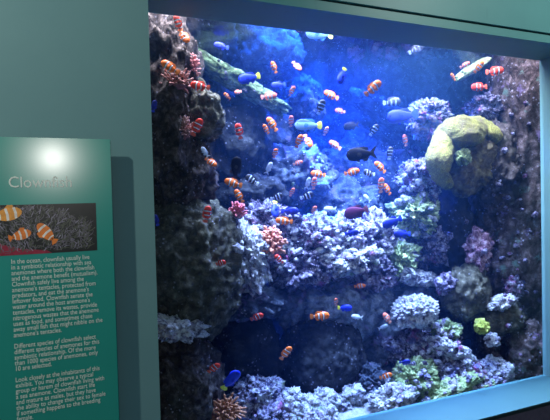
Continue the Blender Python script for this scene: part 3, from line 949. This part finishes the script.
m, nt, b = newmat('water_surface')
nt.nodes.remove(b)
out = nt.nodes['Material Output']
tr = nt.nodes.new('ShaderNodeBsdfTransparent')
gl = nt.nodes.new('ShaderNodeBsdfGlossy')
gl.inputs['Roughness'].default_value = .22
gl.inputs['Color'].default_value = (.85, .9, 1, 1)
mx = nt.nodes.new('ShaderNodeMixShader')
mx.inputs[0].default_value = .25
nt.links.new(tr.outputs[0], mx.inputs[1])
nt.links.new(gl.outputs[0], mx.inputs[2])
nt.links.new(mx.outputs[0], out.inputs['Surface'])


def surf(u, v):
    p = Vector((TX0 + (TX1 - TX0) * u, .018 + (TY1 - .02) * v, ZW))
    p.z += .006 * noise.fractal(p * 7, 1, 2, 3)
    return p


so = rocky_sheet('water_surface', surf, 120, 90, m)
so.parent = water

# ------------------------------------------------------------------ sign
YS = YW - .055
g = plain('sign_print_green', (.022, .31, .25), .22, .5, 3, .06)
gb = g.node_tree.nodes['Principled BSDF']
gb.inputs['Coat Weight'].default_value = .6
gb.inputs['Coat Roughness'].default_value = .16
sx0, sx1 = at(-14, 200, YS).x, at(112.5, 200, YS).x
st, sb = at(56, 138, YS).z, at(60, 452, YS).z
root = empty('sign', ((sx0 + sx1) / 2, YS + .05, sb))
tag(root, 'green museum sign about clownfish standing off the teal wall at left', 'sign')
O = root.location


def rel(bm):
    bmesh.ops.translate(bm, vec=-O, verts=bm.verts)
    return bm


bm = bmesh.new()
box(bm, sx0, sx1, YS, YS + .012, sb, st)
bmesh.ops.bevel(bm, geom=[e for e in bm.edges], offset=.002, segments=2, affect='EDGES')
mobj('panel', rel(bm), g, root)
bm = bmesh.new()
box(bm, sx0 + .06, sx1 - .06, YS + .012, YW, sb + .1, st - .08)
mobj('mounting_block', rel(bm), plain('sign_mount', (.03, .06, .06), .6), root)
cream = plain('sign_lettering', (.72, .82, .74), .5, .3)


def text(name, body, size, px, py, lead=1.0, sxs=1.0):
    cu = bpy.data.curves.new(name, 'FONT')
    cu.body = body
    cu.size = size
    cu.space_line = lead
    cu.extrude = .0004
    cu.resolution_u = 3
    to = bpy.data.objects.new(name, cu)
    C.objects.link(to)
    dg = bpy.context.evaluated_depsgraph_get()
    me = bpy.data.meshes.new_from_object(to.evaluated_get(dg))
    bpy.data.objects.remove(to)
    me.transform(Matrix.Diagonal((sxs, 1, 1, 1)))
    me.transform(Matrix.Rotation(math.pi / 2, 4, 'X'))
    p = at(px, py, YS - .0006)
    me.transform(Matrix.Translation(p - O))
    me.materials.clear()
    me.materials.append(cream)
    return link(bpy.data.objects.new(name, me), root)


tsz = mpp(at(50, 180, YS))
text('title_lettering', 'Clownfish', 15.5 * tsz, 8, 187.5, 1, .92)
BODY = """In the ocean, clownfish usually live
in a symbiotic relationship with sea
anemones where both the clownfish
and the anemone benefit (mutualism).
Clownfish safely live among the
anemone's tentacles, protected from
predators, and eat the anemone's
leftover food. Clownfish aerate the
water around the host anemone's
tentacles, remove its wastes, provide
nitrogenous wastes that the anemone
uses as food, and sometimes chase
away small fish that might nibble on the
anemone's tentacles.

Different species of clownfish select
different species of anemones for this
symbiotic relationship. Of the more
than 1000 species of anemones, only
10 are selected.

Look closely at the inhabitants of this
exhibit. You may observe a typical
group or harem of clownfish living with
a sea anemone. Clownfish start life
and mature as males, but they have
the ability to change their sex to female
if something happens to the breeding
female."""
text('body_lettering', BODY, 6.6 * tsz, 11, 264, .84, .78)

# printed photo on the sign (flat artwork: anemone tentacles and three clownfish)
px0, px1 = at(-8, 230, YS).x, at(96.5, 228, YS).x
pz1, pz0 = at(50, 204, YS).z, at(50, 253, YS).z
cols = [(.012, .014, .014), (.13, .12, .15), (.27, .25, .34), (.09, .10, .075), (.85, .22, .03), (.85, .8, .72), (.30, .02, .05), (.8, .34, .05)]
pm = [plain('print_ink_%s' % n, c, .3, .4, 60, .25) for n, c in zip(('black', 'grey', 'lilac', 'moss', 'orange', 'cream', 'crimson', 'amber'), cols)]
bm = bmesh.new()
box(bm, px0, px1, YS - .0008, YS, pz0, pz1, 0)
pr = random.Random(3)
Wd, Hd = px1 - px0, pz1 - pz0


def flat(pts, yoff, mi):
    vs = [bm.verts.new((px0 + min(1, max(0, u)) * Wd, YS - .0008 - yoff, pz0 + min(1, max(0, v)) * Hd)) for u, v in pts]
    try:
        f = bm.faces.new(vs)
        f.material_index = mi
        f.normal_update()
        if f.normal.y > 0:
            f.normal_flip()
    except ValueError:
        pass


def stroke(u, v, ang, L, w, mi, yo, curl):
    pts = []
    for t in (0, .33, .66, 1):
        a = ang + curl * t
        pts.append((u + math.cos(a) * L * t, v + math.sin(a) * L * t * 1.9))
    lft = [(p[0] - math.sin(ang) * w, p[1] + math.cos(ang) * w * 1.9) for p in pts]
    flat(pts + lft[::-1], yo, mi)


flat([(0, 0), (.55, 0), (.5, .06), (.25, .12), (.1, .22), (0, .3)], .00005, 6)
for i in range(900):
    u = pr.uniform(0.02, .93)
    v = pr.uniform(.04, .95 - .75 * max(0, u - .5) * 1.2)
    stroke(u, v, pr.uniform(.2, 1.9) + (.9 if u < .4 else 0), pr.uniform(.03, .09), pr.uniform(.004, .009), pr.choice([1, 1, 2, 3, 3, 3]), .0001 + i * 4e-7, pr.uniform(-.8, .8))


def pfish(u, v, s, ang, mi):
    def tr_(x, z):
        return (u + (x * math.cos(ang) - z * math.sin(ang)) * s, v + (x * math.sin(ang) + z * math.cos(ang)) * s * 2.1)
    flat([tr_(.5 * math.cos(2 * math.pi * k / 16), .26 * math.sin(2 * math.pi * k / 16)) for k in range(16)], .0006, mi)
    flat([tr_(-.42, .0), tr_(-.68, .2), tr_(-.72, 0), tr_(-.68, -.2)], .0006, mi)
    flat([tr_(-.2, .2), tr_(0, .38), tr_(.2, .34), tr_(.22, .2)], .00055, mi)
    for c, w in ((.22, .05), (-.1, .05), (-.38, .03)):
        hh = .26 * math.sqrt(max(0, 1 - (c / .5) ** 2)) * .96
        flat([tr_(c - w, -hh), tr_(c + w, -hh), tr_(c + w + .03, 0), tr_(c + w, hh), tr_(c - w, hh), tr_(c - w + .03, 0)], .0007, 5)


pfish(.49, .44, .21, 2.3, 4)
pfish(.27, .40, .18, .25, 4)
pfish(.16, .82, .24, .2, 7)
mobj('printed_photo', rel(bm), pm, root)

# ------------------------------------------------------------------ lights
def area(name, loc, tgt, sx, sy, power, col, spread=180):
    l = bpy.data.lights.new(name, 'AREA')
    l.shape = 'RECTANGLE'
    l.size, l.size_y = sx, sy
    l.energy = power
    l.color = col
    l.spread = R(spread)
    o = bpy.data.objects.new(name, l)
    o.location = loc
    o.rotation_euler = (Vector(tgt) - Vector(loc)).to_track_quat('-Z', 'Y').to_euler()
    return link(o)


def spot(name, loc, tgt, power, col, deg, blend=.5, rad=.04):
    l = bpy.data.lights.new(name, 'SPOT')
    l.energy = power
    l.color = col
    l.spot_size = R(deg)
    l.spot_blend = blend
    l.shadow_soft_size = rad
    o = bpy.data.objects.new(name, l)
    o.location = loc
    o.rotation_euler = (Vector(tgt) - Vector(loc)).to_track_quat('-Z', 'Y').to_euler()
    return link(o)


ZL = ZW + .35
xc = at(330, 200, .6).x
area('tank_and_fill_lamp', (at(415, 200, .3).x, .24, ZL), (at(415, 300, .4).x, .36, ZB), .7, .24, 112, (.88, .88, 1.0), 80)
area('tank_and_fill_lamp', (at(300, 200, .3).x, .24, ZL), (at(300, 300, .4).x, .40, ZB), .6, .24, 48, (.74, .80, 1.0), 80)
area('tank_and_fill_lamp', (at(190, 200, .2).x, .16, ZL), (at(190, 300, .2).x, .26, ZB), .4, .2, 21, (.95, .88, 1.0), 110)
area('tank_and_fill_lamp', (at(505, 200, .2).x, .16, ZL), (at(515, 200, .2).x, .24, ZB), .5, .2, 14, (.95, .86, 1.0), 110)  # extra lamp added to brighten the rock at the right end
area('blue_lamp', (xc, .85, ZL), (xc, .85, ZB), .9, .4, 165, (.02, .13, 1.0), 115)
pt = at(322, 36, .6)
spot('shaft_lamp', (pt.x - .02, .6, ZL + .25), (at(316, 250, .6).x, .6, ZB), 9000, (.10, .36, 1.0), 10.5, .7, .03)
# room lamps and an added fill
spot('ceiling_and_fill_spot', (-1.35, -1.35, 3.0), (.1, YW, 1.5), 104, (1.0, .93, .84), 100, .8, .035)
spot('ceiling_and_fill_spot', (2.5, -2.2, 3.5), (2.2, -.24, 2.75), 165, (1.0, .95, .88), 66, .7, .06)  # unseen fill lamp added to brighten the header fascia
# a small bare bulb behind the viewer that mirrors in the glossy sign
ps = at(53, 158, YS)
d = ps - CAM
d.y = -d.y
pl = ps + d.normalized() * 3.6
l = bpy.data.lights.new('bulb', 'POINT')
l.energy = 45
l.color = (1.0, .97, .92)
l.shadow_soft_size = .062
lo = bpy.data.objects.new('bulb', l)
lo.location = pl
link(lo)

w = bpy.data.worlds.new('world')
sc.world = w
w.use_nodes = True
w.node_tree.nodes['Background'].inputs[0].default_value = (.22, .48, .65, 1)
w.node_tree.nodes['Background'].inputs[1].default_value = .22

# ------------------------------------------------------------------ render look
sc.view_settings.view_transform = 'Standard'
sc.view_settings.look = 'None'
sc.view_settings.gamma = 1
sc.view_settings.exposure = 0.0
sc.cycles.use_denoising = True
sc.cycles.max_bounces = 6
sc.cycles.volume_bounces = 1
sc.cycles.transparent_max_bounces = 12
sc.cycles.sample_clamp_indirect = 1.5
sc.cycles.sample_clamp_direct = 6
